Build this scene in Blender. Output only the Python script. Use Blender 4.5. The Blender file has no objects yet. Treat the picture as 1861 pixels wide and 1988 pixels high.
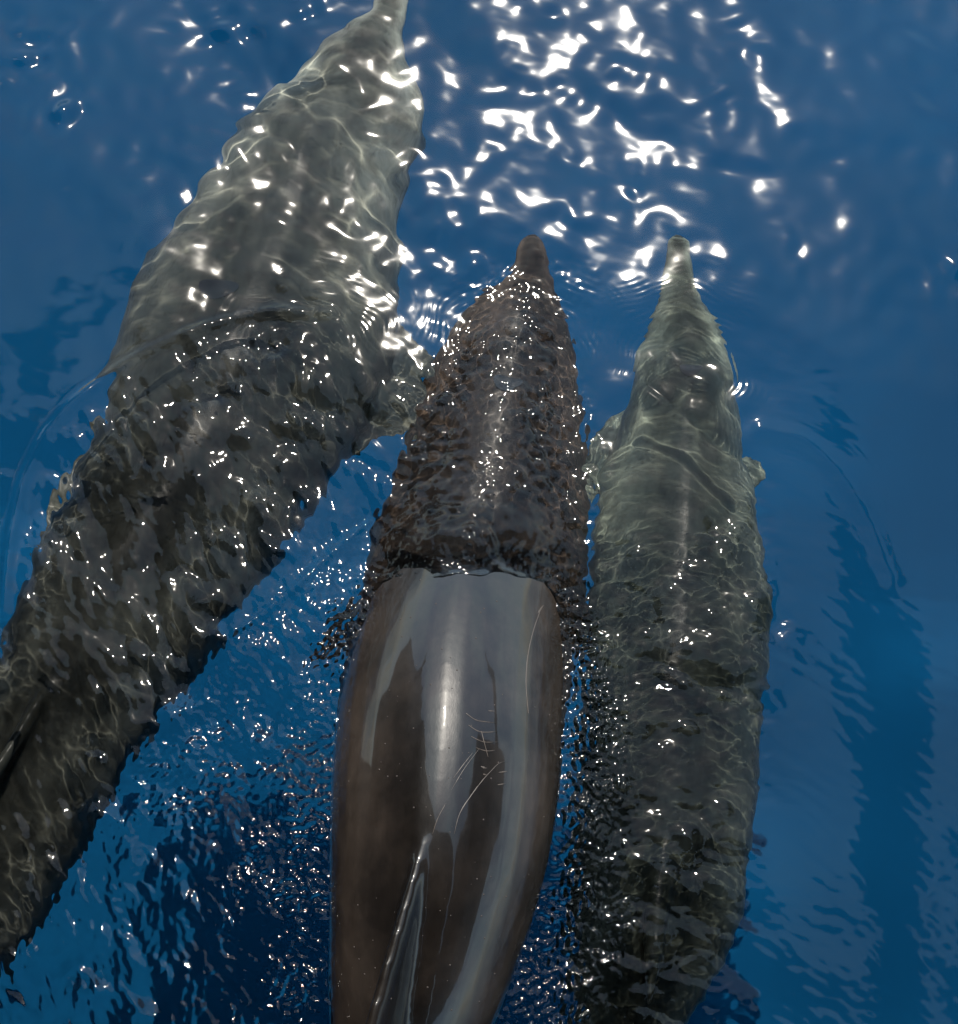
import bpy, bmesh, math, random
import numpy as np
from mathutils import Vector, Matrix
from mathutils.bvhtree import BVHTree

scene = bpy.context.scene
COL = scene.collection
RNG = np.random.default_rng(7)
random.seed(7)

# ------------------------------------------------------------------ camera
CAM_H, PITCH, HFOV = 2.25, math.radians(17.0), math.radians(45.0)
CAM = Vector((0.0, -0.66, CAM_H))
cd = bpy.data.cameras.new('camera')
cam = bpy.data.objects.new('camera', cd)
COL.objects.link(cam)
cam.location = CAM
cam.rotation_euler = (PITCH, 0, 0)
cd.sensor_fit = 'HORIZONTAL'
cd.angle = HFOV
cd.clip_start = 0.05
cd.clip_end = 2000
scene.camera = cam

# ------------------------------------------------------------------ world + sun
SUN_ZEN, SUN_AZ = math.radians(33.0), math.radians(3.0)      # azimuth from +Y towards +X
world = bpy.data.worlds.new('World')
scene.world = world
world.use_nodes = True
nt = world.node_tree
sky = nt.nodes.new('ShaderNodeTexSky')
sky.sky_type = 'NISHITA'
sky.sun_disc = False
sky.sun_elevation = math.pi / 2 - SUN_ZEN
sky.sun_rotation = SUN_AZ
sky.dust_density = 0.8
sky.air_density = 1.0
sky.ozone_density = 0.35
bg = nt.nodes['Background']
bg.inputs['Strength'].default_value = 0.13
# thin broken high cloud over the blue
wtc = nt.nodes.new('ShaderNodeTexCoord'); wsx = nt.nodes.new('ShaderNodeSeparateXYZ'); nt.links.new(wtc.outputs['Generated'], wsx.inputs[0])
wad = nt.nodes.new('ShaderNodeMath'); wad.operation = 'ADD'; wad.inputs[1].default_value = .25; nt.links.new(wsx.outputs[2], wad.inputs[0])
wdv = nt.nodes.new('ShaderNodeVectorMath'); wdv.operation = 'DIVIDE'; wcb = nt.nodes.new('ShaderNodeCombineXYZ')
for k in range(3): nt.links.new(wad.outputs[0], wcb.inputs[k])
nt.links.new(wtc.outputs['Generated'], wdv.inputs[0]); nt.links.new(wcb.outputs[0], wdv.inputs[1])
wnz = nt.nodes.new('ShaderNodeTexNoise'); wnz.inputs['Scale'].default_value = 2.6; wnz.inputs['Detail'].default_value = 5; wnz.inputs['Roughness'].default_value = .55
nt.links.new(wdv.outputs[0], wnz.inputs['Vector'])
wmr = nt.nodes.new('ShaderNodeMapRange'); wmr.interpolation_type = 'SMOOTHSTEP'
wmr.inputs[1].default_value = .36; wmr.inputs[2].default_value = .70; wmr.inputs[3].default_value = .12; wmr.inputs[4].default_value = .85
nt.links.new(wnz.outputs[0], wmr.inputs[0])
wmx = nt.nodes.new('ShaderNodeMix'); wmx.data_type = 'RGBA'; wmx.inputs[7].default_value = (4.7, 6.6, 7.7, 1)
nt.links.new(wmr.outputs[0], wmx.inputs[0]); nt.links.new(sky.outputs[0], wmx.inputs[6])
nt.links.new(wmx.outputs[2], bg.inputs[0])

sl = bpy.data.lights.new('sun', 'SUN')
sl.energy = 3.2
sl.angle = math.radians(0.53)
sl.color = (1.0, 0.93, 0.82)
sun = bpy.data.objects.new('sun', sl)
COL.objects.link(sun)
SUN_DIR = Vector((math.sin(SUN_ZEN) * math.sin(SUN_AZ), math.sin(SUN_ZEN) * math.cos(SUN_AZ), math.cos(SUN_ZEN)))
sun.rotation_euler = SUN_DIR.to_track_quat('Z', 'Y').to_euler()
sun.location = (0, 6, 12)
sl.cycles.is_caustics_light = True

scene.view_settings.view_transform = 'Standard'
scene.view_settings.look = 'None'
scene.view_settings.exposure = 0.85
scene.view_settings.gamma = 1.0
scene.view_settings.use_curve_mapping = False
scene.cycles.max_bounces = 10
scene.cycles.transmission_bounces = 8
scene.cycles.caustics_refractive = True
scene.cycles.caustics_reflective = False
scene.cycles.sample_clamp_indirect = 6.0
scene.cycles.use_denoising = True
scene.cycles.use_adaptive_sampling = False

# ------------------------------------------------------------------ picture -> place
W0, H0 = 1861.0, 1988.0
TH = math.tan(HFOV / 2)
def ray(px, py):
    x = (px - W0 / 2) / (W0 / 2) * TH
    y = -(py - H0 / 2) / (W0 / 2) * TH
    d = Vector((x, y, -1.0))
    d.rotate(Matrix.Rotation(PITCH, 3, 'X').to_euler())
    return d.normalized()
def at(px, py, z=0.0):
    """point at height z under/over the calm water line as seen through the surface"""
    d = ray(px, py)
    if z >= 0:
        return CAM + d * ((z - CAM.z) / d.z)
    p = CAM + d * (-CAM.z / d.z)
    h = Vector((d.x, d.y, 0)) / 1.333
    cz = -math.sqrt(max(1e-6, 1 - h.length_squared))
    return p + Vector((h.x, h.y, cz)) * (z / cz)

# ------------------------------------------------------------------ helpers
def tag(o, label=None, cat=None, group=None, kind=None):
    if label: o['label'] = label
    if cat: o['category'] = cat
    if group: o['group'] = group
    if kind: o['kind'] = kind
    return o
def mesh_obj(name, verts, faces, m=None, parent=None, smooth=True):
    me = bpy.data.meshes.new(name)
    me.from_pydata([tuple(v) for v in verts], [], faces)
    me.update()
    if smooth:
        me.polygons.foreach_set('use_smooth', [True] * len(me.polygons))
    o = bpy.data.objects.new(name, me)
    if m: me.materials.append(m)
    if parent: o.parent = parent
    COL.objects.link(o)
    return o
def mat(name):
    m = bpy.data.materials.new(name)
    m.use_nodes = True
    return m, m.node_tree, m.node_tree.nodes['Principled BSDF']
def lerp(a, b, t): return a + (b - a) * t
def sstep(a, b, x):
    t = np.clip((x - a) / (b - a), 0, 1)
    return t * t * (3 - 2 * t)

# ------------------------------------------------------------------ materials
def skin_material(name, dark, mid, pale, cape_shade=1.0, head=1.5, seam=(.52, .80), rough=0.28, coat=0.0, coat_ior=1.36, brown=(0.06, 0.035, 0.02), bfac=0.0):
    m, t, b = mat(name)
    n = t.nodes
    def node(k): return n.new(k)
    a = node('ShaderNodeAttribute'); a.attribute_name = 'updown'      # 1 = along the spine, -1 = belly
    tc = node('ShaderNodeTexCoord')
    nz = node('ShaderNodeTexNoise'); nz.inputs['Scale'].default_value = 5.0; nz.inputs['Detail'].default_value = 6
    t.links.new(tc.outputs['Object'], nz.inputs['Vector'])
    ma = node('ShaderNodeMath'); ma.operation = 'MULTIPLY_ADD'; ma.inputs[1].default_value = 0.5; 
    t.links.new(nz.outputs[0], ma.inputs[0]); t.links.new(a.outputs['Fac'], ma.inputs[2])
    r = node('ShaderNodeValToRGB')
    e = r.color_ramp.elements
    e[0].position = 0.0; e[0].color = (*pale, 1)
    e[1].position = 1.0; e[1].color = (*[c * .3 for c in dark], 1)
    x = e.new(0.38); x.color = (*mid, 1)
    x = e.new(0.82); x.color = (*dark, 1)
    mr = node('ShaderNodeMapRange'); mr.inputs[1].default_value = -0.6; mr.inputs[2].default_value = 1.25
    t.links.new(ma.outputs[0], mr.inputs[0]); t.links.new(mr.outputs[0], r.inputs[0])
    # mottling and fine scuffs
    n2 = node('ShaderNodeTexNoise'); n2.inputs['Scale'].default_value = 38.0; n2.inputs['Detail'].default_value = 8; n2.inputs['Roughness'].default_value = .7
    mp = node('ShaderNodeMapping'); mp.inputs['Scale'].default_value = (1, .35, 1)
    t.links.new(tc.outputs['Object'], mp.inputs[0]); t.links.new(mp.outputs[0], n2.inputs['Vector'])
    m2 = node('ShaderNodeMapRange'); m2.inputs[1].default_value = .35; m2.inputs[2].default_value = .7; m2.inputs[3].default_value = .82; m2.inputs[4].default_value = 1.22
    t.links.new(n2.outputs[0], m2.inputs[0])
    mx = node('ShaderNodeMix'); mx.data_type = 'RGBA'; mx.blend_type = 'MULTIPLY'; mx.inputs[0].default_value = 1
    t.links.new(r.outputs[0], mx.inputs[6]); t.links.new(m2.outputs[0], mx.inputs[7])
    col = mx.outputs[2]
    if cape_shade is not None:                                                  # natural dark back, plus brightness seen under smooth and choppy water painted in
        aa = node('ShaderNodeAttribute'); aa.attribute_name = 'along'
        n3 = node('ShaderNodeTexNoise'); n3.inputs['Scale'].default_value = 7.0; n3.inputs['Detail'].default_value = 5; n3.inputs['Roughness'].default_value = .65
        t.links.new(tc.outputs['Object'], n3.inputs['Vector'])
        ad = node('ShaderNodeMath'); ad.operation = 'MULTIPLY_ADD'; ad.inputs[1].default_value = .55
        t.links.new(n3.outputs[0], ad.inputs[0]); t.links.new(aa.outputs['Fac'], ad.inputs[2])
        mr4 = node('ShaderNodeMapRange'); mr4.inputs[1].default_value = seam[0]; mr4.inputs[2].default_value = seam[1]; mr4.inputs[3].default_value = head; mr4.inputs[4].default_value = cape_shade; mr4.interpolation_type = 'SMOOTHSTEP'
        t.links.new(ad.outputs[0], mr4.inputs[0])
        n4 = node('ShaderNodeMapRange'); n4.inputs[1].default_value = .38; n4.inputs[2].default_value = .62; n4.inputs[3].default_value = .55; n4.inputs[4].default_value = 1.3
        t.links.new(n3.outputs[0], n4.inputs[0])
        mm = node('ShaderNodeMath'); mm.operation = 'MULTIPLY'; t.links.new(mr4.outputs[0], mm.inputs[0]); t.links.new(n4.outputs[0], mm.inputs[1])
        mx2 = node('ShaderNodeMix'); mx2.data_type = 'RGBA'; mx2.blend_type = 'MULTIPLY'; mx2.inputs[0].default_value = 1
        t.links.new(col, mx2.inputs[6]); t.links.new(mm.outputs[0], mx2.inputs[7]); col = mx2.outputs[2]
    t.links.new(col, b.inputs['Base Color'])
    m3 = node('ShaderNodeMapRange'); m3.inputs[3].default_value = rough * .75; m3.inputs[4].default_value = rough * 1.3
    t.links.new(n2.outputs[0], m3.inputs[0]); t.links.new(m3.outputs[0], b.inputs['Roughness'])
    b.inputs['IOR'].default_value = 1.5 if coat else 1.15
    b.inputs['Coat Weight'].default_value = coat
    if coat:
        aw = node('ShaderNodeAttribute'); aw.attribute_name = 'out_of_water'
        fu = node('ShaderNodeMapRange'); fu.inputs[1].default_value = 1.05; fu.inputs[2].default_value = 1.3; fu.inputs[3].default_value = 1.0; fu.inputs[4].default_value = .3
        t.links.new(a.outputs['Fac'], fu.inputs[0]); fm = node('ShaderNodeMath'); fm.operation = 'MULTIPLY'
        t.links.new(fu.outputs[0], fm.inputs[0]); t.links.new(aw.outputs['Fac'], fm.inputs[1]); t.links.new(fm.outputs[0], b.inputs['Coat Weight'])
        sp = node('ShaderNodeMath'); sp.operation = 'MULTIPLY_ADD'; sp.inputs[1].default_value = .17; sp.inputs[2].default_value = .08
        t.links.new(aw.outputs['Fac'], sp.inputs[0]); t.links.new(sp.outputs[0], b.inputs['Specular IOR Level'])
    b.inputs['Coat Roughness'].default_value = 0.05
    b.inputs['Coat IOR'].default_value = coat_ior
    bp = node('ShaderNodeBump'); bp.inputs['Strength'].default_value = 0.06; bp.inputs['Distance'].default_value = .01
    t.links.new(n2.outputs[0], bp.inputs['Height']); t.links.new(bp.outputs[0], b.inputs['Normal'])
    return m
SKIN_C = skin_material('wet_brown_grey_skin', (.032, .024, .019), (.034, .022, .014), (.16, .13, .10), cape_shade=.95, head=3.0, seam=(.50, .66), rough=.34, coat=1.0, coat_ior=1.42)  # head colour raised ahead of the waterline to paint in underwater caustic brightness
SKIN_L = skin_material('silver_grey_skin', (.155, .162, .138), (.235, .25, .215), (.34, .36, .31), cape_shade=.40, seam=(.46, .70))
SKIN_R = skin_material('green_grey_skin', (.105, .122, .10), (.18, .21, .17), (.34, .38, .31), cape_shade=.48)
def plain(name, col, rough=.4, metal=0):
    m, t, b = mat(name)
    tc = t.nodes.new('ShaderNodeTexCoord')
    nz = t.nodes.new('ShaderNodeTexNoise'); nz.inputs['Scale'].default_value = 30; nz.inputs['Detail'].default_value = 4
    t.links.new(tc.outputs['Object'], nz.inputs['Vector'])
    mr = t.nodes.new('ShaderNodeMapRange'); mr.inputs[3].default_value = .8; mr.inputs[4].default_value = 1.2
    t.links.new(nz.outputs[0], mr.inputs[0])
    mx = t.nodes.new('ShaderNodeMix'); mx.data_type = 'RGBA'; mx.blend_type = 'MULTIPLY'; mx.inputs[0].default_value = 1
    mx.inputs[6].default_value = (*col, 1); t.links.new(mr.outputs[0], mx.inputs[7]); t.links.new(mx.outputs[2], b.inputs['Base Color'])
    b.inputs['Roughness'].default_value = rough; b.inputs['Metallic'].default_value = metal
    return m
M_EYE = plain('dark_eye', (.01, .008, .007), .1)
M_HOLE = plain('blowhole_dark', (.045, .04, .036), .4)
M_SCAR = plain('pale_scar', (.075, .06, .05), .45)

m, t, b = mat('sea_water')
t.nodes.remove(b)
out = t.nodes['Material Output']
fr = t.nodes.new('ShaderNodeFresnel'); fr.inputs[0].default_value = 1.333
rf = t.nodes.new('ShaderNodeBsdfRefraction'); rf.inputs['IOR'].default_value = 1.333; rf.inputs['Roughness'].default_value = 0.0
gl = t.nodes.new('ShaderNodeBsdfGlossy'); gl.inputs['Roughness'].default_value = 0.045
ca = t.nodes.new('ShaderNodeAttribute'); ca.attribute_name = 'chop'
cm = t.nodes.new('ShaderNodeMapRange'); cm.inputs[3].default_value = .10; cm.inputs[4].default_value = .05
t.links.new(ca.outputs['Fac'], cm.inputs[0]); t.links.new(cm.outputs[0], gl.inputs['Roughness'])
mx = t.nodes.new('ShaderNodeMixShader')
t.links.new(fr.outputs[0], mx.inputs[0]); t.links.new(rf.outputs[0], mx.inputs[1]); t.links.new(gl.outputs[0], mx.inputs[2])
t.links.new(mx.outputs[0], out.inputs['Surface'])
M_WATER = m

m, t, b = mat('deep_blue_water')
tc = t.nodes.new('ShaderNodeTexCoord')
nz = t.nodes.new('ShaderNodeTexNoise'); nz.inputs['Scale'].default_value = .35; nz.inputs['Detail'].default_value = 2
t.links.new(tc.outputs['Object'], nz.inputs['Vector'])
r = t.nodes.new('ShaderNodeValToRGB')
r.color_ramp.elements[0].color = (.002, .042, .108, 1); r.color_ramp.elements[0].position = .3
r.color_ramp.elements[1].color = (.003, .054, .136, 1); r.color_ramp.elements[1].position = .7
t.links.new(nz.outputs[0], r.inputs[0]); t.links.new(r.outputs[0], b.inputs['Base Color'])
b.inputs['Roughness'].default_value = 1; b.inputs['Specular IOR Level'].default_value = 0
M_DEEP = m

# ------------------------------------------------------------------ dolphins
def resample(arr, n):
    arr = np.asarray(arr, float)
    k = len(arr)
    d = np.r_[0, np.cumsum(np.maximum(1e-4, np.linalg.norm(np.diff(arr[:, :3], axis=0), axis=1)))]
    u = np.linspace(0, d[-1], n)
    # catmull-rom / hermite with finite difference tangents
    m = np.gradient(arr, d, axis=0)
    i = np.clip(np.searchsorted(d, u, side='right') - 1, 0, k - 2)
    h = (d[i + 1] - d[i])[:, None]; s = ((u - d[i])[:, None]) / h
    return ((2*s**3 - 3*s**2 + 1) * arr[i] + (s**3 - 2*s**2 + s) * h * m[i] + (-2*s**3 + 3*s**2) * arr[i+1] + (s**3 - s**2) * h * m[i+1])

def loft(C, S, U, hw, hh, nseg=40, egg=0.0):
    n = len(C); V = []; F = []
    th = np.linspace(0, 2*math.pi, nseg, endpoint=False)
    for i in range(n):
        for a in th:
            c, s = math.cos(a), math.sin(a)
            V.append(C[i] + S[i] * hw[i] * c * (1 - egg * max(0, s) ** 2) + U[i] * hh[i] * s * (1 + (.045 * max(0, s) ** 14)))
    for i in range(n - 1):
        for j in range(nseg):
            k = (j + 1) % nseg
            F.append((i*nseg + j, i*nseg + k, (i+1)*nseg + k, (i+1)*nseg + j))
    F.append(tuple(range(nseg))[::-1]); F.append(tuple((n-1)*nseg + j for j in range(nseg)))
    return V, F

def fin_blade(root_a, root_b, tip, thick, sweep, normal, n=16):
    """lens section blade: root chord a->b, curved towards tip; normal = thickness direction"""
    V = []; F = []; ns = 14
    a, b_, tp = (np.array(v, float) for v in (root_a, root_b, tip))
    nrm = np.array(normal, float); nrm /= np.linalg.norm(nrm)
    for i in range(n):
        s = i / (n - 1)
        le = a * (1 - s) ** 1.0 + tp * s + np.array(sweep, float) * math.sin(math.pi * s) * 1.0
        tr = b_ * (1 - s) ** 1.5 + tp * (1 - (1 - s) ** 1.5)
        w = math.sqrt(max(0.0, 1 - s ** 3))
        mid = (le + tr) / 2; le = mid + (le - mid) * w; tr = mid + (tr - mid) * w
        for j in range(ns):
            an = 2 * math.pi * j / ns
            q = (1 - math.cos(an)) / 2
            p = le + (tr - le) * q
            tk = thick * (1 - s * .75) * math.sin(an) * (1.25 - .75 * q) * max(w, .15)
            V.append(p + nrm * tk)
    for i in range(n - 1):
        for j in range(ns):
            k = (j + 1) % ns
            F.append((i*ns + j, i*ns + k, (i+1)*ns + k, (i+1)*ns + j))
    F.append(tuple(range(ns))[::-1]); F.append(tuple((n-1)*ns + j for j in range(ns)))
    return V, F

DOLPH = {}
def dolphin(key, stations, label, skin, dorsal, flippers, aspect=1.0, hole=None, nfine=220, eye_s=None, tail_len=.16):
    """stations: (Lx, Ly, Rx, Ry, centre z, height/width) in picture pixels; dorsal: (s0, s1, height, lean, back)"""
    rows = []
    for (lx, ly, rx, ry, z, asp) in stations:
        L = at(lx, ly, z); R = at(rx, ry, z)
        c = (L + R) / 2; hw = (R - L).length / 2
        s = (R - L).normalized()
        rows.append([*c, *s, hw, hw * asp * aspect])
    A = resample(rows, nfine)
    C = A[:, :3]; S = A[:, 3:6]
    T = np.gradient(C, axis=0); T /= np.linalg.norm(T, axis=1)[:, None]          # towards the tail
    S = S - (S * T).sum(1)[:, None] * T; S /= np.linalg.norm(S, axis=1)[:, None]
    U = np.cross(T, S); U *= np.sign(U[:, 2])[:, None]
    hw, hh = np.maximum(A[:, 6], .008), np.maximum(A[:, 7], .008)
    dl = np.r_[0, np.cumsum(np.linalg.norm(np.diff(C, axis=0), axis=1))]
    cap = np.sqrt(np.clip(1 - (1 - np.clip((dl + .002) / .03, 0, 1)) ** 2, .02, 1)); hw = hw * cap; hh = hh * cap
    V, F = loft(C, S, U, hw, hh, egg=.06)
    parts = [(V, F)]
    L = nfine - 1
    def P(s, side=0., up=0.):
        i = s * L; k = int(min(L - 1, i)); f = i - k
        g = lambda X: X[k] * (1 - f) + X[k + 1] * f
        return g(C) + g(S) * g(hw) * side + g(U) * g(hh) * up
    def fr(s):
        k = int(round(s * L)); return T[k], S[k], U[k]
    # dorsal fin
    s0, s1, H, lean, back = dorsal[:5]; fth = dorsal[5] if len(dorsal) > 5 else .021
    t_, s_, u_ = fr((s0 + s1) / 2)
    tip = P(s1, 0, .9) + u_ * H + s_ * lean + t_ * back
    fso = dorsal[6] if len(dorsal) > 6 else 0
    parts.append(fin_blade(P(s0, fso, .85), P(s1, fso * .5, .75), tip, fth, u_ * H * (.26 if key == 'c' else .16), s_))
    # flippers
    for (fs, side, tipv, chord, *sw) in flippers:
        a = P(fs, side * .72, -.45); b_ = P(fs + chord, side * .72, -.5)
        parts.append(fin_blade(a, b_, tipv, .018, fr(fs)[1] * side * (sw[0] if sw else .03), u_))
    # flukes
    t_, s_, u_ = fr(1.0)
    for sd in (-1, 1):
        parts.append(fin_blade(P(.955), P(1.0) + t_ * .02, P(1.0) + s_ * sd * tail_len * 1.6 + t_ * tail_len * .8, .012, t_ * -.01, u_))
    me = bpy.data.meshes.new('raw'); vv = []; ff = []
    for (v, f) in parts:
        o = len(vv); vv += [tuple(p) for p in v]; ff += [tuple(i + o for i in q) for q in f]
    me.from_pydata(vv, [], ff); me.update()
    bm = bmesh.new(); bm.from_mesh(me); bmesh.ops.recalc_face_normals(bm, faces=bm.faces); bm.to_mesh(me); bm.free()
    tmp = bpy.data.objects.new('raw', me); COL.objects.link(tmp)
    md = tmp.modifiers.new('r', 'REMESH'); md.mode = 'VOXEL'; md.voxel_size = .0075
    sm = tmp.modifiers.new('s', 'SMOOTH'); sm.factor = .5; sm.iterations = 5
    dg = bpy.context.evaluated_depsgraph_get()
    em = bpy.data.meshes.new_from_object(tmp.evaluated_get(dg))
    bpy.data.objects.remove(tmp)
    base = Vector(C[int(L * .4)])
    root = bpy.data.objects.new('dolphin', None); COL.objects.link(root); root.location = base
    root.empty_display_size = .2
    tag(root, label, 'dolphin', 'dolphins riding the bow wave')
    n = len(em.vertices); co = np.empty(n * 3); em.vertices.foreach_get('co', co); co = co.reshape(-1, 3)
    # how far up the flank each vertex lies (for the colour pattern)
    ud = np.empty(n); al = np.empty(n)
    for k in range(0, n, 20000):
        q = co[k:k+20000]; d = ((q[:, None, :] - C[None, ::2, :]) ** 2).sum(2); ii = d.argmin(1) * 2
        rel = q - C[ii]; al[k:k+20000] = ii / L
        ud[k:k+20000] = np.clip((rel * U[ii]).sum(1) / hh[ii], -1, 2.0)
        lat = abs((rel * S[ii]).sum(1)) / hw[ii]
        ud[k:k+20000] = np.where(lat > 1.08, np.maximum(ud[k:k+20000], .55), ud[k:k+20000])   # flippers dark like the back
    body_me = em; body_me.name = 'body'
    at_ = body_me.attributes.new('updown', 'FLOAT', 'POINT'); at_.data.foreach_set('value', ud)
    yE = at(900, 1104, 0).y
    ow = sstep(-.03, .0, co[:, 2]) * sstep(yE + .015, yE - .01, co[:, 1])
    a2 = body_me.attributes.new('out_of_water', 'FLOAT', 'POINT'); a2.data.foreach_set('value', ow)
    a3 = body_me.attributes.new('along', 'FLOAT', 'POINT'); a3.data.foreach_set('value', al)
    body_me.transform(Matrix.Translation(-base))
    body_me.polygons.foreach_set('use_smooth', [True] * len(body_me.polygons))
    body_me.materials.clear(); body_me.materials.append(skin)
    body = bpy.data.objects.new('body', body_me); COL.objects.link(body); body.parent = root
    body.cycles.is_caustics_receiver = True
    # eyes
    if eye_s:
        for sd in (-1, 1):
            p = P(eye_s, sd * .90, -.2) - np.array(base)
            bm = bmesh.new(); bmesh.ops.create_uvsphere(bm, u_segments=14, v_segments=8, radius=.011)
            e = bpy.data.meshes.new('eye'); bm.to_mesh(e); bm.free(); e.materials.append(M_EYE)
            e.polygons.foreach_set('use_smooth', [True] * len(e.polygons))
            eo = bpy.data.objects.new('eye', e); COL.objects.link(eo); eo.parent = root; eo.location = p
    bvh = BVHTree.FromPolygons([tuple(p) for p in co], [tuple(p.vertices) for p in body_me.polygons])
    if hole:
        hs, hr = hole[:2]; hsd = hole[2] if len(hole) > 2 else 0
        c = P(hs, hsd, 1.0); t_, s_, u_ = fr(hs)
        vs = []; 
        for rr in (0, .5, 1):
            for k in range(20):
                a = 2*math.pi*k/20
                q = c + s_ * math.cos(a) * hr * rr + t_ * (math.sin(a) * hr * .55 * rr - .35*hr*math.cos(a)**2*rr) + u_ * .05
                h = bvh.ray_cast(Vector(q), -Vector(u_))
                hp = h[0] if h[0] else Vector(c)
                vs.append(hp + Vector(u_) * (.0012 + .002 * (1 if rr == 1 else 0)) - Vector(base))
        fs = [(r_*20+k, r_*20+(k+1) % 20, (r_+1)*20+(k+1) % 20, (r_+1)*20+k) for r_ in range(2) for k in range(20)]
        mesh_obj('blowhole', vs, fs, M_HOLE, root)
    DOLPH[key] = dict(root=root, bvh=bvh, C=C, S=S, U=U, T=T, hw=hw, hh=hh, P=P, base=base)
    return root

def zc(top, lx, ly, rx, ry, asp):
    """centre height that puts the top of the section at `top`"""
    z = top - .1
    for _ in range(6):
        hwid = (at(rx, ry, z) - at(lx, ly, z)).length / 2
        z = top - hwid * asp
    return z
def stns(rows):
    return [(a, b_, c, d, zc(top, a, b_, c, d, asp), asp) for (a, b_, c, d, top, asp) in rows]

# centre dolphin: head just under, back out of the water
C_ROWS = stns([
 (1028, 449, 1046, 447, -.12, .8), (1016, 462, 1055, 459, -.115, .75), (1006, 482, 1061, 478, -.105, .75), (1000, 510, 1068, 508, -.095, .75), (978, 552, 1084, 548, -.075, .8),
 (925, 600, 1108, 596, -.045, .95), (882, 655, 1122, 650, -.035, 1.0), (850, 715, 1130, 705, -.035, 1.0), (806, 820, 1138, 805, -.03, 1.0), (776, 915, 1142, 905, -.02, 1.0),
 (744, 1015, 1143, 1005, -.008, 1.0), (716, 1105, 1138, 1095, .012, 1.0), (690, 1200, 1126, 1190, .06, 1.0), (668, 1310, 1108, 1290, .12, 1.0), (652, 1420, 1094, 1400, .165, 1.0),
 (643, 1530, 1086, 1510, .19, 1.0), (639, 1640, 1070, 1610, .20, 1.02), (637, 1760, 1040, 1720, .19, 1.08), (636, 1880, 1000, 1840, .165, 1.12), (637, 2000, 955, 1965, .12, 1.15),
 (642, 2150, 905, 2110, .06, 1.2), (660, 2350, 860, 2320, -.04, 1.3), (690, 2560, 810, 2540, -.16, 1.4), (716, 2740, 785, 2730, -.25, 1.0)])
dolphin('c', C_ROWS, 'brown grey dolphin in the middle with its glossy back and dorsal fin above water', SKIN_C,
        (.43, .76, .24, -.11, .13, .030, .32), [(.30, -1, at(560, 1345, -.30), .06), (.30, 1, at(1190, 1330, -.30), .06)], hole=(.165, .028), eye_s=.14)
# left dolphin
L_ROWS = stns([
 (738, -70, 794, -66, -.30, .8), (732, -40, 796, -32, -.29, .75), (727, -5, 797, 5, -.28, .75), (716, 24, 796, 34, -.265, .85), (672, 60, 790, 78, -.24, .8), (612, 98, 800, 145, -.21, .78), (550, 168, 830, 222, -.185, .8),
 (474, 248, 806, 320, -.165, .85), (428, 308, 782, 405, -.15, .85), (345, 440, 780, 545, -.13, .85), (270, 555, 762, 672, -.11, .8), (222, 690, 705, 815, -.08, .8),
 (190, 825, 620, 950, -.05, .85), (130, 965, 530, 1080, -.045, .9), (65, 1095, 440, 1215, -.04, .95), (5, 1250, 335, 1350, -.04, 1.0), (-65, 1410, 235, 1490, -.04, 1.0),
 (-130, 1570, 160, 1640, -.05, 1.05), (-190, 1740, 80, 1780, -.08, 1.1), (-240, 1900, -20, 1920, -.12, 1.2), (-280, 2070, -130, 2080, -.18, 1.3), (-310, 2230, -240, 2235, -.25, 1.0)])
dolphin('l', L_ROWS, 'largest silvery dolphin on the left, wholly under water with rippled light on it', SKIN_L,
        (.66, .76, .10, .0, .07), [(.30, 1, at(835, 830, -.30), .15, .10), (.34, -1, at(40, 1130, -.30), .09, .05)], hole=(.385, .05, -.22), eye_s=.17)
# right dolphin
R_ROWS = stns([
 (1315, 446, 1334, 446, -.305, .7), (1305, 460, 1344, 460, -.30, .7), (1297, 484, 1350, 484, -.29, .75), (1290, 530, 1352, 530, -.28, .75), (1282, 575, 1366, 575, -.26, .85), (1262, 625, 1395, 625, -.22, .95), (1246, 680, 1422, 680, -.20, 1.0),
 (1230, 750, 1432, 750, -.18, 1.0), (1205, 840, 1442, 840, -.16, 1.0), (1175, 940, 1465, 940, -.14, .95), (1150, 1060, 1482, 1060, -.12, .9), (1135, 1200, 1488, 1200, -.11, .9), (1122, 1340, 1486, 1340, -.10, .9),
 (1112, 1480, 1476, 1480, -.10, .9), (1106, 1620, 1455, 1620, -.10, .95), (1100, 1760, 1432, 1770, -.11, 1.0), (1098, 1880, 1370, 1900, -.13, 1.1), (1096, 2000, 1300, 2020, -.17, 1.2), (1090, 2150, 1230, 2170, -.22, 1.3),
 (1085, 2300, 1180, 2310, -.28, 1.0)])
dolphin('r', R_ROWS, 'slimmer greenish dolphin on the right, swimming a little deeper beside the middle one', SKIN_R,
        (.60, .80, .09, .0, .07, .035), [(.20, -1, at(1142, 985, -.36), .10, .07), (.24, 1, at(1495, 925, -.30), .08, .04)], hole=(.2, .026), eye_s=.17)

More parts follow.
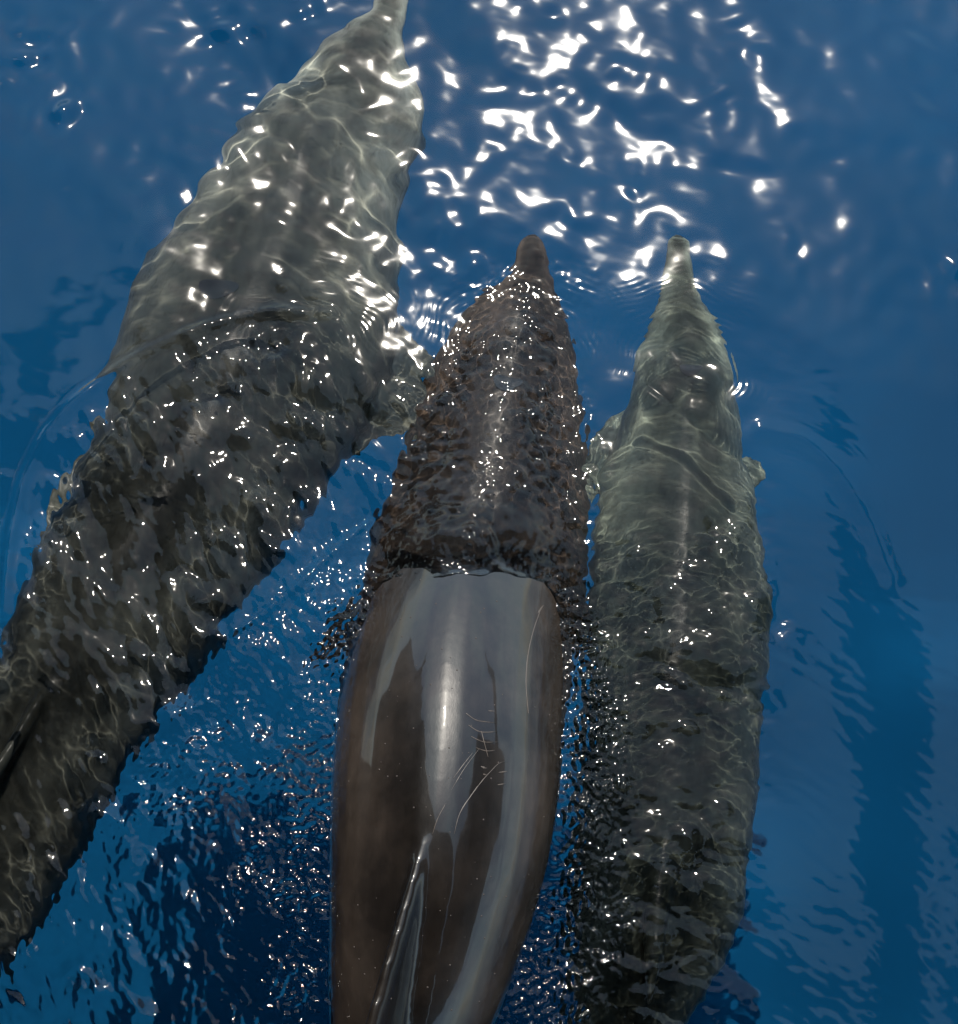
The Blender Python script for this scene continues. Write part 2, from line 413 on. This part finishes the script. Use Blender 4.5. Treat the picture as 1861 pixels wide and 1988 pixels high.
# scars on the bare back
BC = DOLPH['c']['bvh']
def scar(pts, w):
    w *= .8
    c = []; base = DOLPH['c']['base']
    arr = resample([[x, y, 0] for x, y in pts], max(8, len(pts) * 5))
    vs = []; n = len(arr)
    hit = []
    for x, y, _ in arr:
        h = BC.ray_cast(CAM, ray(x, y))
        if h[0] is None: return
        hit.append((h[0], h[1]))
    for i, (p, nr) in enumerate(hit):
        tg = (hit[min(i + 1, n - 1)][0] - hit[max(i - 1, 0)][0]).normalized()
        sd = tg.cross(nr).normalized()
        ww = w * math.sin(math.pi * (i + .5) / n) ** .6 * (.7 + .6 * random.random())
        vs += [p - sd * ww - nr * .001 - base, p + nr * .0014 - base, p + sd * ww - nr * .001 - base]
    fs = []
    for i in range(n - 1):
        a = i * 3
        fs += [(a, a + 1, a + 4, a + 3), (a + 1, a + 2, a + 5, a + 4)]
    mesh_obj('scar', vs, fs, M_SCAR, DOLPH['c']['root'])
for pts, w in [
    ([(1052, 1178), (1036, 1225), (1026, 1270), (1022, 1320), (1026, 1385)], .0022),
    ([(1045, 1190), (1056, 1175)], .004),
    ([(905, 1385), (925, 1398), (948, 1402), (962, 1404)], .0016), ([(910, 1408), (930, 1420), (965, 1421)], .0018), ([(915, 1430), (938, 1440), (968, 1441)], .0016),
    ([(925, 1452), (945, 1458), (962, 1457)], .0016), ([(948, 1380), (962, 1381)], .002), ([(918, 1462), (900, 1485), (880, 1512)], .0013), ([(930, 1455), (905, 1488), (876, 1535)], .0012),
    ([(985, 1478), (970, 1482), (955, 1496), (915, 1545), (893, 1580), (882, 1620)], .0016), ([(985, 1498), (968, 1500)], .002), ([(982, 1522), (966, 1524)], .0018),
    ([(934, 1488), (944, 1492)], .003), ([(938, 1503), (946, 1505)], .002), ([(935, 1420), (948, 1470)], .001),
    ([(866, 1560), (850, 1590), (840, 1620)], .0013)]:
    scar(pts, w)

m, t, b = mat('water_drop')
b.inputs['Base Color'].default_value = (.06, .05, .045, 1); b.inputs['Roughness'].default_value = .05; b.inputs['IOR'].default_value = 1.33
M_DROP = m
dv, df = [], []
bd = DOLPH['c']['base']
for _ in range(150):
    px, py = random.uniform(670, 1080), random.uniform(1125, 1980)
    q = BC.ray_cast(CAM, ray(px, py))
    if not q[0] or q[0].z < .03: continue
    r = random.choice([.0007, .0009, .0012, .0017]); nrm = q[1]; tx = nrm.orthogonal().normalized(); ty = nrm.cross(tx); o = len(dv)
    for lat in range(3):
        for k in range(8):
            ph = lat / 3 * math.pi / 2; a = 2*math.pi*k/8
            dv.append(q[0] - bd + (tx * math.cos(a) + ty * math.sin(a)) * r * math.cos(ph) + nrm * r * .6 * math.sin(ph))
    dv.append(q[0] - bd + nrm * r * .6)
    for lat in range(2):
        for k in range(8):
            df.append((o + lat*8 + k, o + lat*8 + (k+1) % 8, o + (lat+1)*8 + (k+1) % 8, o + (lat+1)*8 + k))
    df += [(o + 16 + k, o + 16 + (k+1) % 8, o + 24) for k in range(8)]
dro = mesh_obj('water_drops', dv, df, M_DROP, DOLPH['c']['root']); tag(dro, kind='stuff')

# ------------------------------------------------------------------ the water surface
STEP = .0033
X0, X1, Y0, Y1 = -1.30, 1.30, -1.14, 1.50
nx = int((X1 - X0) / STEP); ny = int((Y1 - Y0) / STEP)
xs = X0 + np.arange(nx) * STEP; ys = Y0 + np.arange(ny) * STEP
def stretch(v, sgn):
    o = []; d = STEP; p = v
    while abs(p - v) < 70:
        d *= 1.22; p += sgn * d; o.append(p)
    return np.array(o)
XS = np.r_[stretch(xs[0], -1)[::-1], xs, stretch(xs[-1], 1)]
YS = np.r_[stretch(ys[0], -1)[::-1], ys, stretch(ys[-1], 1)]
ox = len(stretch(xs[0], -1)); oy = len(stretch(ys[0], -1))
GX, GY = np.meshgrid(xs, ys)                                   # core, shape (ny, nx)

PX = 1 << 10
fx = np.fft.fftfreq(PX, STEP); FX, FY = np.meshgrid(fx, fx); FR = np.hypot(FX, FY) + 1e-9
def band(l0, l1, seed, direction=None, spread=.5):
    """band limited noise with unit rms SLOPE, wavelengths l0..l1 (m)"""
    r = np.random.default_rng(seed)
    s = np.fft.fft2(r.standard_normal((PX, PX)))
    lc = math.sqrt(l0 * l1); sg = math.log(l1 / l0) / 2
    f = np.exp(-.5 * (np.log(FR * lc) / sg) ** 2) / FR
    if direction is not None:
        an = np.arctan2(FY, FX) - direction
        f = f * np.exp(-(np.sin(an) / spread) ** 2)
    h = np.real(np.fft.ifft2(s * f))
    gy, gx = np.gradient(h, STEP)
    h = h / math.sqrt((gx ** 2 + gy ** 2).mean())
    return h[:ny, :nx]
def G(px, py, rx, ry, rot=0.):
    p = at(px, py, 0); c, s = math.cos(rot), math.sin(rot)
    dx, dy = GX - p.x, GY - p.y
    u = (dx * c + dy * s) / rx; v = (-dx * s + dy * c) / ry
    return np.exp(-(u * u + v * v))
def pdist(pts):
    """signed-ish distance to a polyline given in picture pixels"""
    q = resample([[*at(x, y, 0)] for x, y in pts], 60)[:, :2]
    best = np.full(GX.shape, 9.); 
    for i in range(len(q) - 1):
        a, b_ = q[i], q[i + 1]; ab = b_ - a; L2 = ab @ ab
        tt = np.clip(((GX - a[0]) * ab[0] + (GY - a[1]) * ab[1]) / L2, 0, 1)
        best = np.minimum(best, np.hypot(GX - a[0] - tt * ab[0], GY - a[1] - tt * ab[1]))
    return best

# picture-pixel coordinates of every core grid point (only used to lay the masks out in the place)
dY = GY - CAM.y; cp, sp = math.cos(PITCH), math.sin(PITCH)
vx = GX; vy = dY * cp + (-CAM_H) * sp; vz = -(dY * sp) + (-CAM_H) * cp
# rotate world->camera (inverse rotation about X)
vy = dY * cp - CAM_H * sp; vz = -dY * sp - CAM_H * cp
QX = W0/2 + vx / -vz / TH * W0/2; QY = H0/2 - vy / -vz / TH * W0/2

def poly_mask(pts, soft):
    """soft inside mask of a picture-pixel polygon on the water"""
    P_ = np.array(pts, float); ins = np.zeros(GX.shape, bool)
    n = len(P_); j = n - 1; dist = np.full(GX.shape, 1e9)
    for i in range(n):
        xi, yi = P_[i]; xj, yj = P_[j]
        c = ((yi > QY) != (yj > QY)) & (QX < (xj - xi) * (QY - yi) / (yj - yi + 1e-9) + xi)
        ins ^= c
        ab = P_[i] - P_[j]; L2 = ab @ ab + 1e-9
        tt = np.clip(((QX - xj) * ab[0] + (QY - yj) * ab[1]) / L2, 0, 1)
        dist = np.minimum(dist, np.hypot(QX - xj - tt * ab[0], QY - yj - tt * ab[1])); j = i
    sd = np.where(ins, dist, -dist)
    return 1 / (1 + np.exp(-np.clip(sd / soft * 3, -30, 30)))

# regions of different roughness
rough_left = poly_mask([(330, 650), (480, 600), (650, 610), (730, 700), (900, 700), (760, 1000), (640, 1200), (600, 1500), (500, 2100), (-200, 2100), (-100, 1300), (30, 1130), (60, 950), (130, 810), (210, 730)], 45)
rough_head = poly_mask([(900, 640), (1010, 600), (1110, 640), (1150, 800), (1160, 1250), (1120, 1250), (1060, 1180), (820, 1180), (700, 1260), (640, 1250), (740, 960), (800, 800)], 40)
side_l = poly_mask([(760, 1130), (690, 1240), (650, 1400), (620, 1700), (620, 2150), (330, 2150), (470, 1750), (530, 1500), (600, 1330), (660, 1200)], 60)
side_r = poly_mask([(1080, 1120), (1100, 1400), (1070, 1600), (1040, 1800), (940, 2150), (1130, 2150), (1190, 1900), (1200, 1500), (1180, 1300), (1140, 1180)], 60)
rough_right = poly_mask([(1140, 900), (1300, 1000), (1480, 950), (1530, 1200), (1500, 1500), (1440, 1900), (1500, 2150), (1050, 2150), (1130, 1500)], 60)
pn = band(.10, .30, 77); pn = np.clip(.75 + .8 * pn / pn.std(), .25, 1.7)
rough_left = rough_left * np.clip(.4 + .65 * pn, .35, 1.5); rough_right = rough_right * np.clip(.4 + .65 * pn[::-1, ::-1], .35, 1.5)
side_l = side_l * np.where(QX > 560, np.maximum(pn, .8), pn); side_r = side_r * np.maximum(.7, pn)
calm_tr = 1 - np.clip(rough_left + rough_head + side_l + side_r + rough_right, 0, 1)

h = np.zeros(GX.shape)
far = sstep(1500, 300, QY)
calmer = 1 - .8 * G(110, 600, .22, .22) - .76 * poly_mask([(1500, 760), (2100, 700), (2100, 2200), (1400, 2200)], 160)
h += calmer * (.068 * band(.30, .65, 1, .9, .9) + .041 * band(.13, .26, 2, 1.0, .8))
lh = G(560, 380, .38, .62) + .7 * G(1340, 760, .16, .25)
h += calmer * (.03 + .012 * far) * band(.065, .13, 3) + np.clip(lh, 0, 1) * (.095 * band(.06, .10, 31))
h += .026 * band(.02, .045, 4, 1.2, .6) * (1 - .75 * far)
hbase = h.copy()
# rougher ground
h += rough_left * (.14 * band(.07, .15, 5) + .09 * band(.03, .055, 25, .45, .6) + .05 * band(.015, .03, 6, .6, .8))
h += rough_head * (.15 * band(.04, .10, 17) + .19 * band(.024, .045, 7) * np.clip(pn, .4, 1.5) + .08 * band(.013, .022, 8))
h += rough_right * (.11 * band(.07, .14, 9) + .07 * band(.03, .055, 29, 1.3, .6) + .05 * band(.014, .028, 10, 1.9, .8))
gap = poly_mask([(640, 1000), (720, 1150), (640, 1400), (640, 2150), (-100, 2150), (60, 1750), (250, 1480), (450, 1220)], 70)
gcl = np.clip(G(320, 1500, .14, .13, .5) + .9 * G(540, 1175, .16, .035, .75) + .8 * G(600, 1600, .05, .22) + .5 * G(430, 1380, .10, .10), 0, 1.1)
h += gap * (.13 * band(.012, .022, 73) * gcl * 2.0 + .13 * band(.014, .026, 71, .5, .9) + .05 * band(.03, .05, 72, .5, .8))
h += (side_l + side_r) * (.18 * band(.03, .06, 11) + .42 * 1.25 * band(.012, .022, 12))
clump = sum(w * G(x, y, r, r2, ro) for x, y, r, r2, ro, w in [
    (1230, 130, .08, .06, 0, .8), (1085, 190, .05, .07, 0, .7), (1130, 315, .05, .07, 0, .8), (1010, 285, .10, .04, 0, .7), (1105, 420, .03, .05, 0, 1),
    (890, 480, .10, .07, 0, 1), (1010, 510, .13, .05, 0, 1.1), (860, 430, .05, .08, 0, 1), (455, 150, .06, .06, 0, 2.2), (450, 45, .09, .05, 0, 2.4), (595, 20, .05, .05, 0, 2.0), (50, 90, .12, .09, 0, 3.0), (110, 215, .06, .06, 0, 3.0),
    (590, 385, .06, .08, -.6, .9), (545, 585, .10, .05, 0, 1.1), (1400, 205, .09, .05, 0, .9), (1440, 80, .07, .09, 0, .8), (1232, 370, .03, .08, 0, .9), (1545, 490, .02, .08, 0, .9),
    (1850, 540, .07, .06, 0, 2.0), (1095, 40, .06, .04, 0, 1), (790, 450, .03, .08, 0, .9), (900, 1065, .12, .03, 0, .9), (780, 985, .06, .03, 0, .9), (320, 1500, .12, .12, .5, 1.6), (480, 1240, .12, .04, .7, 1.2)])
h += np.clip(clump, 0, 3.0) * (.10 * band(.06, .11, 41) + .02 * band(.018, .03, 42) * sstep(300, 700, QY))
h += G(1010, 555, .13, .07) * .13 * band(.02, .032, 43)
# capillary trains in front of the heads
ring_noise = band(.08, .2, 55); ring_noise = ring_noise / ring_noise.std() * .09; ring_amp = band(.04, .12, 56); ring_amp /= ring_amp.std()
def rings(px, py, r0, r1, lam, slope, ang0, ang1):
    global h
    p = at(px, py, 0); r = np.hypot(GX - p.x, GY - p.y); an = np.arctan2(GY - p.y, GX - p.x)
    m = sstep(r0 - .02, r0 + .01, r) * sstep(r1 + .03, r0, r) * sstep(ang0 - .4, ang0 + .1, an) * sstep(ang1 + .4, ang1 - .1, an)
    h = h + m * slope * lam / (2*math.pi) * 1.4 * np.sin(2*math.pi * (r + .006 * np.sin(an * 7) + .05 * ring_noise) / lam) * np.clip(.7 + .6 * ring_amp, .1, 1.5)
rings(1020, 680, .09, .26, .016, .13, .2, 2.9)
rings(1330, 720, .10, .26, .014, .11, -.2, 3.0)
rings(600, 700, .10, .30, .013, .10, .6, 2.6)
rings(1500, 1050, .18, .34, .012, .06, .0, 1.6)
# crests
for pts, wd, ht in [([(10, 1190), (22, 1050), (60, 900), (130, 800), (220, 720), (340, 655), (480, 605), (640, 600)], .014, .008),
                    ([(470, 1220), (560, 1150), (640, 1070), (730, 990)], .008, .004),
                    ([(1260, 740), (1330, 800), (1390, 860), (1440, 890)], .009, -.0016),
                    ([(1480, 830), (1560, 850), (1640, 920), (1690, 1000), (1740, 1120)], .02, .004)]:
    h += ht * np.exp(-(pdist(pts) / wd) ** 2)
edge_line = np.exp(-((QY + .0 - 1098) / 26) ** 2) * sstep(760, 820, QX) * sstep(1080, 1020, QX)
h += edge_line * (.22 * band(.012, .02, 61) + .1 * band(.02, .04, 62))
# lift of water over the head of the middle dolphin: a film over the body
D = np.full(GX.shape, -9.)
cc = DOLPH['c']['C']; x_lo, x_hi = cc[:, 0].min() - .3, cc[:, 0].max() + .3
y_hi = cc[:, 1].max() + .05
stride = 3
for iy in range(0, ny, stride):
    y = ys[iy]
    if y > y_hi: continue
    for ix in range(0, nx, stride):
        x = xs[ix]
        if x < x_lo or x > x_hi: continue
        q = BC.ray_cast(Vector((x, y, 1.)), Vector((0, 0, -1)))
        if q[0]: D[iy:iy+stride, ix:ix+stride] = q[0].z
def blur(a, s):
    k = np.exp(-.5 * (np.arange(-3*s, 3*s + 1) / s) ** 2); k /= k.sum()
    a = np.apply_along_axis(lambda v: np.convolve(v, k, 'same'), 0, a)
    return np.apply_along_axis(lambda v: np.convolve(v, k, 'same'), 1, a)
D2 = blur(np.maximum(D, -.12), 5); D1 = blur(np.maximum(D, -.12), 2)
edge_wob = 10 * np.sin(QX / 37.) + 7 * np.sin(QX / 14. + 1) + 14 * np.clip(abs(QX - 905) / 150, 0, 1.6) ** 2
QE = QY + edge_wob * .6
film_on = sstep(1165, 1130, QE) * sstep(540, 650, QY)
taper = sstep(1040, 1125, QE)
def swell(x, y):
    r = np.random.default_rng(3); z = np.zeros(x.shape)
    for _ in range(14):
        lam = r.uniform(.7, 4); a = r.uniform(0, 6.28); z += .012 * lam / 6.28 * np.sin((x * math.cos(a) + y * math.sin(a)) * 6.28 / lam + r.uniform(0, 6.28))
    return z
film = -swell(GX, GY) + D2 * (1 - taper) + D1 * taper + .040 * (1 - taper) + .005 * sstep(1128, 1095, QE)
k = 60.
sm = np.log(np.exp(np.clip(k * film, -40, 40)) + np.exp(np.clip(k * h, -40, 40))) / k
blend = film_on * sstep(-.11, -.06, D2)
h = h * (1 - blend) + (np.maximum(sm, film) + .95 * (h - hbase)) * blend
# fade core towards the stretched rim
rim = sstep(0, .1, GX - X0) * sstep(0, .1, X1 - STEP - GX) * sstep(0, .1, GY - Y0) * sstep(0, .15, Y1 - STEP - GY)
BX, BY = np.meshgrid(XS, YS)
Z = swell(BX, BY)
Z[oy:oy+ny, ox:ox+nx] += h * rim
NX, NY = len(XS), len(YS)
co = np.stack([BX, BY, Z], -1).reshape(-1, 3)
ii = np.arange(NX - 1)[None, :] + NX * np.arange(NY - 1)[:, None]
quads = np.stack([ii, ii + 1, ii + NX + 1, ii + NX], -1).reshape(-1, 4)
me = bpy.data.meshes.new('water')
me.vertices.add(len(co)); me.vertices.foreach_set('co', co.ravel())
me.loops.add(quads.size); me.loops.foreach_set('vertex_index', quads.ravel().astype(np.int32))
me.polygons.add(len(quads)); me.polygons.foreach_set('loop_start', np.arange(0, quads.size, 4, dtype=np.int32))
me.update(calc_edges=True)
me.polygons.foreach_set('use_smooth', np.ones(len(quads), bool))
chop = np.ones(BX.shape)
chop[oy:oy+ny, ox:ox+nx] = np.clip(1 - calm_tr * sstep(900, 500, QY), 0, 1)
ca_ = me.attributes.new('chop', 'FLOAT', 'POINT'); ca_.data.foreach_set('value', chop.ravel())
me.materials.append(M_WATER)
water = bpy.data.objects.new('water', me); COL.objects.link(water); tag(water, kind='structure')
water.cycles.is_caustics_caster = True

# ------------------------------------------------------------------ the boat the picture is taken from (seen mirrored in the water and the wet back)
M_HULL = plain('dark_navy_hull', (.012, .012, .014), .5)
M_DECK = plain('shaded_deck', (.03, .027, .024), .6)  # near-black, with the shade of the underside put into the colour
M_STEEL = plain('dull_steel', (.05, .05, .05), .35, .6)
boat = bpy.data.objects.new('boat', None); COL.objects.link(boat); boat.location = (-1.5, -3.0, 0)
tag(boat, 'dark hulled boat overhead, mirrored in the dark water at lower left', 'boat')
def prism(name, poly, z0, z1, m, flare=0.):
    n = len(poly); b0 = boat.location
    cx = sum(p[0] for p in poly) / n; cy = sum(p[1] for p in poly) / n
    vs = [Vector((lerp(x, cx, flare), lerp(y, cy, flare), z0)) - b0 for x, y in poly] + [Vector((x, y, z1)) - b0 for x, y in poly]
    fs = [tuple(range(n))[::-1], tuple(range(n, 2*n))] + [(i, (i+1) % n, n + (i+1) % n, n + i) for i in range(n)]
    return mesh_obj(name, vs, fs, m, boat, smooth=False)
OUT = [(-1.9, 1.25), (-1.45, .95), (-1.12, .45), (-.84, .08), (-.5, -.2), (-.16, -.4), (.2, -.5), (.7, -.56), (1.1, -.8), (1.5, -1.2), (1.5, -6), (-5.5, -6), (-5.5, -.6), (-4.2, .7), (-3.0, 1.3), (-2.4, 1.35)]  # outline shaped so its reflection darkens the left flank and lower water
prism('deck', OUT, 2.52, 2.62, M_DECK)
prism('sky_blocker_right', [(1.72, -1.0), (1.95, -.5), (2.15, .3), (2.6, 1.0), (6, 1.3), (6, -6), (1.72, -6)], 2.52, 2.62, M_DECK)  # unseen slab added to keep sky out of the right flank's reflection
prism('blocker_link', [(1.502, -3.0), (1.718, -3.0), (1.718, -2.7), (1.502, -2.7)], 2.53, 2.61, M_DECK)  # added link joining that slab to the main deck
prism('hull', [(-9, -8), (-9, 0), (-5, .6), (-3, .3), (-2.1, -.4), (-1.75, -1.2), (-1.3, -1.9), (-.2, -2.5), (.5, -4), (.5, -8)], -2.0, 2.515, M_HULL)  # enlarged below the waterline to shade the deep water at lower left
prism('sky_blocker_left', [(-7, 2.4), (-2.7, 2.3), (-2.35, 1.6), (-2.2, .6), (-2.1, -.38), (-3.01, .31), (-5, .61), (-7, .61)], .7, 2.515, M_HULL)  # added block, hides the sky from the left flank's reflection
prism('bulwark', [(-5.4, -.7), (-4.1, .6), (-3.0, 1.3), (-2.35, 1.5), (-2.3, 1.35), (-3.0, 1.15), (-4.0, .45), (-5.3, -.8)], 2.623, 3.2, M_HULL)
def bar(name, pts, r, m, parent, flat=1.0):
    A = resample([[*p] for p in pts], max(6, len(pts) * 6)); n = len(A); T = np.gradient(A, axis=0); vs = []; k = 10
    for i in range(n):
        t_ = Vector(T[i]).normalized(); s_ = t_.cross(Vector((0, 0, 1))).normalized(); u_ = s_.cross(t_)
        rr = r[min(len(r) - 1, int(i / n * len(r)))] if isinstance(r, list) else r
        for j in range(k):
            a = 2*math.pi*j/k
            vs.append(Vector(A[i]) + s_ * math.cos(a) * rr + u_ * math.sin(a) * rr * flat - boat.location)
    fs = [(i*k+j, i*k+(j+1) % k, (i+1)*k+(j+1) % k, (i+1)*k+j) for i in range(n-1) for j in range(k)] + [tuple(range(k))[::-1], tuple((n-1)*k+j for j in range(k))]
    return mesh_obj(name, vs, fs, m, parent)
def mirror(px, py, z):
    p = at(px, py, 0); return (p.x + (p.x - CAM.x) / CAM.z * z, p.y + (p.y - CAM.y) / CAM.z * z, z)
bar('mirror_bar', [(1.12, -2.2, 1.6), (1.05, -1.6, .9), mirror(1725, 1850, .6), mirror(1722, 1590, .62), mirror(1706, 1390, .62), mirror(1685, 1230, .62), mirror(1655, 1110, .62), mirror(1625, 1000, .62), mirror(1590, 910, .62), mirror(1550, 850, .62), mirror(1520, 825, .62)],  # unseen bar added and bent so its reflection draws the dark band
    [r_ * 1.2 for r_ in (.006, .006, .007, .009, .013, .018, .024, .030, .036, .040, .048, .062, .062, .058, .062, .056, .044, .028, .014)], M_DECK, boat, .3)
bar('bar_strut', [(1.12, -2.2, 1.6), (1.05, -2.4, 2.55)], .02, M_STEEL, boat)  # added strut, only holds the reflected bar
FLECKS = [(62, 622, .046), (112, 570, .022), (135, 558, .034), (165, 538, .014), (200, 517, .011), (40, 690, .014), (257, 410, .006)]  # unseen plates added so their reflections make small dark flecks
for px, py, w in FLECKS:
    x, y, z = mirror(px, py, 1.1); w *= 2.4
    nn = 7; an = [2*math.pi*(k + .35*random.random())/nn for k in range(nn)]
    pl = [(x + w * math.cos(q) * random.uniform(.75, 1.15), y + w * .9 * math.sin(q) * random.uniform(.7, 1.15)) for q in an]
    prism('mirror_plate', pl, z - .01, z + .02, M_STEEL)
bar('plate_wire', [(-1.9, 1.25, 2.5), mirror(40, 690, 1.14), mirror(62, 622, 1.14), mirror(135, 558, 1.14), mirror(200, 517, 1.14), mirror(257, 410, 1.14)], .004, M_STEEL, boat)  # added wire stringing the fleck plates to the deck

deep = mesh_obj('deep_water', [(-70, -70, -4.2), (70, -70, -4.2), (70, 70, -4.2), (-70, 70, -4.2)], [(0, 1, 2, 3)], M_DEEP)
tag(deep, kind='structure')

deep.cycles.is_caustics_receiver = True
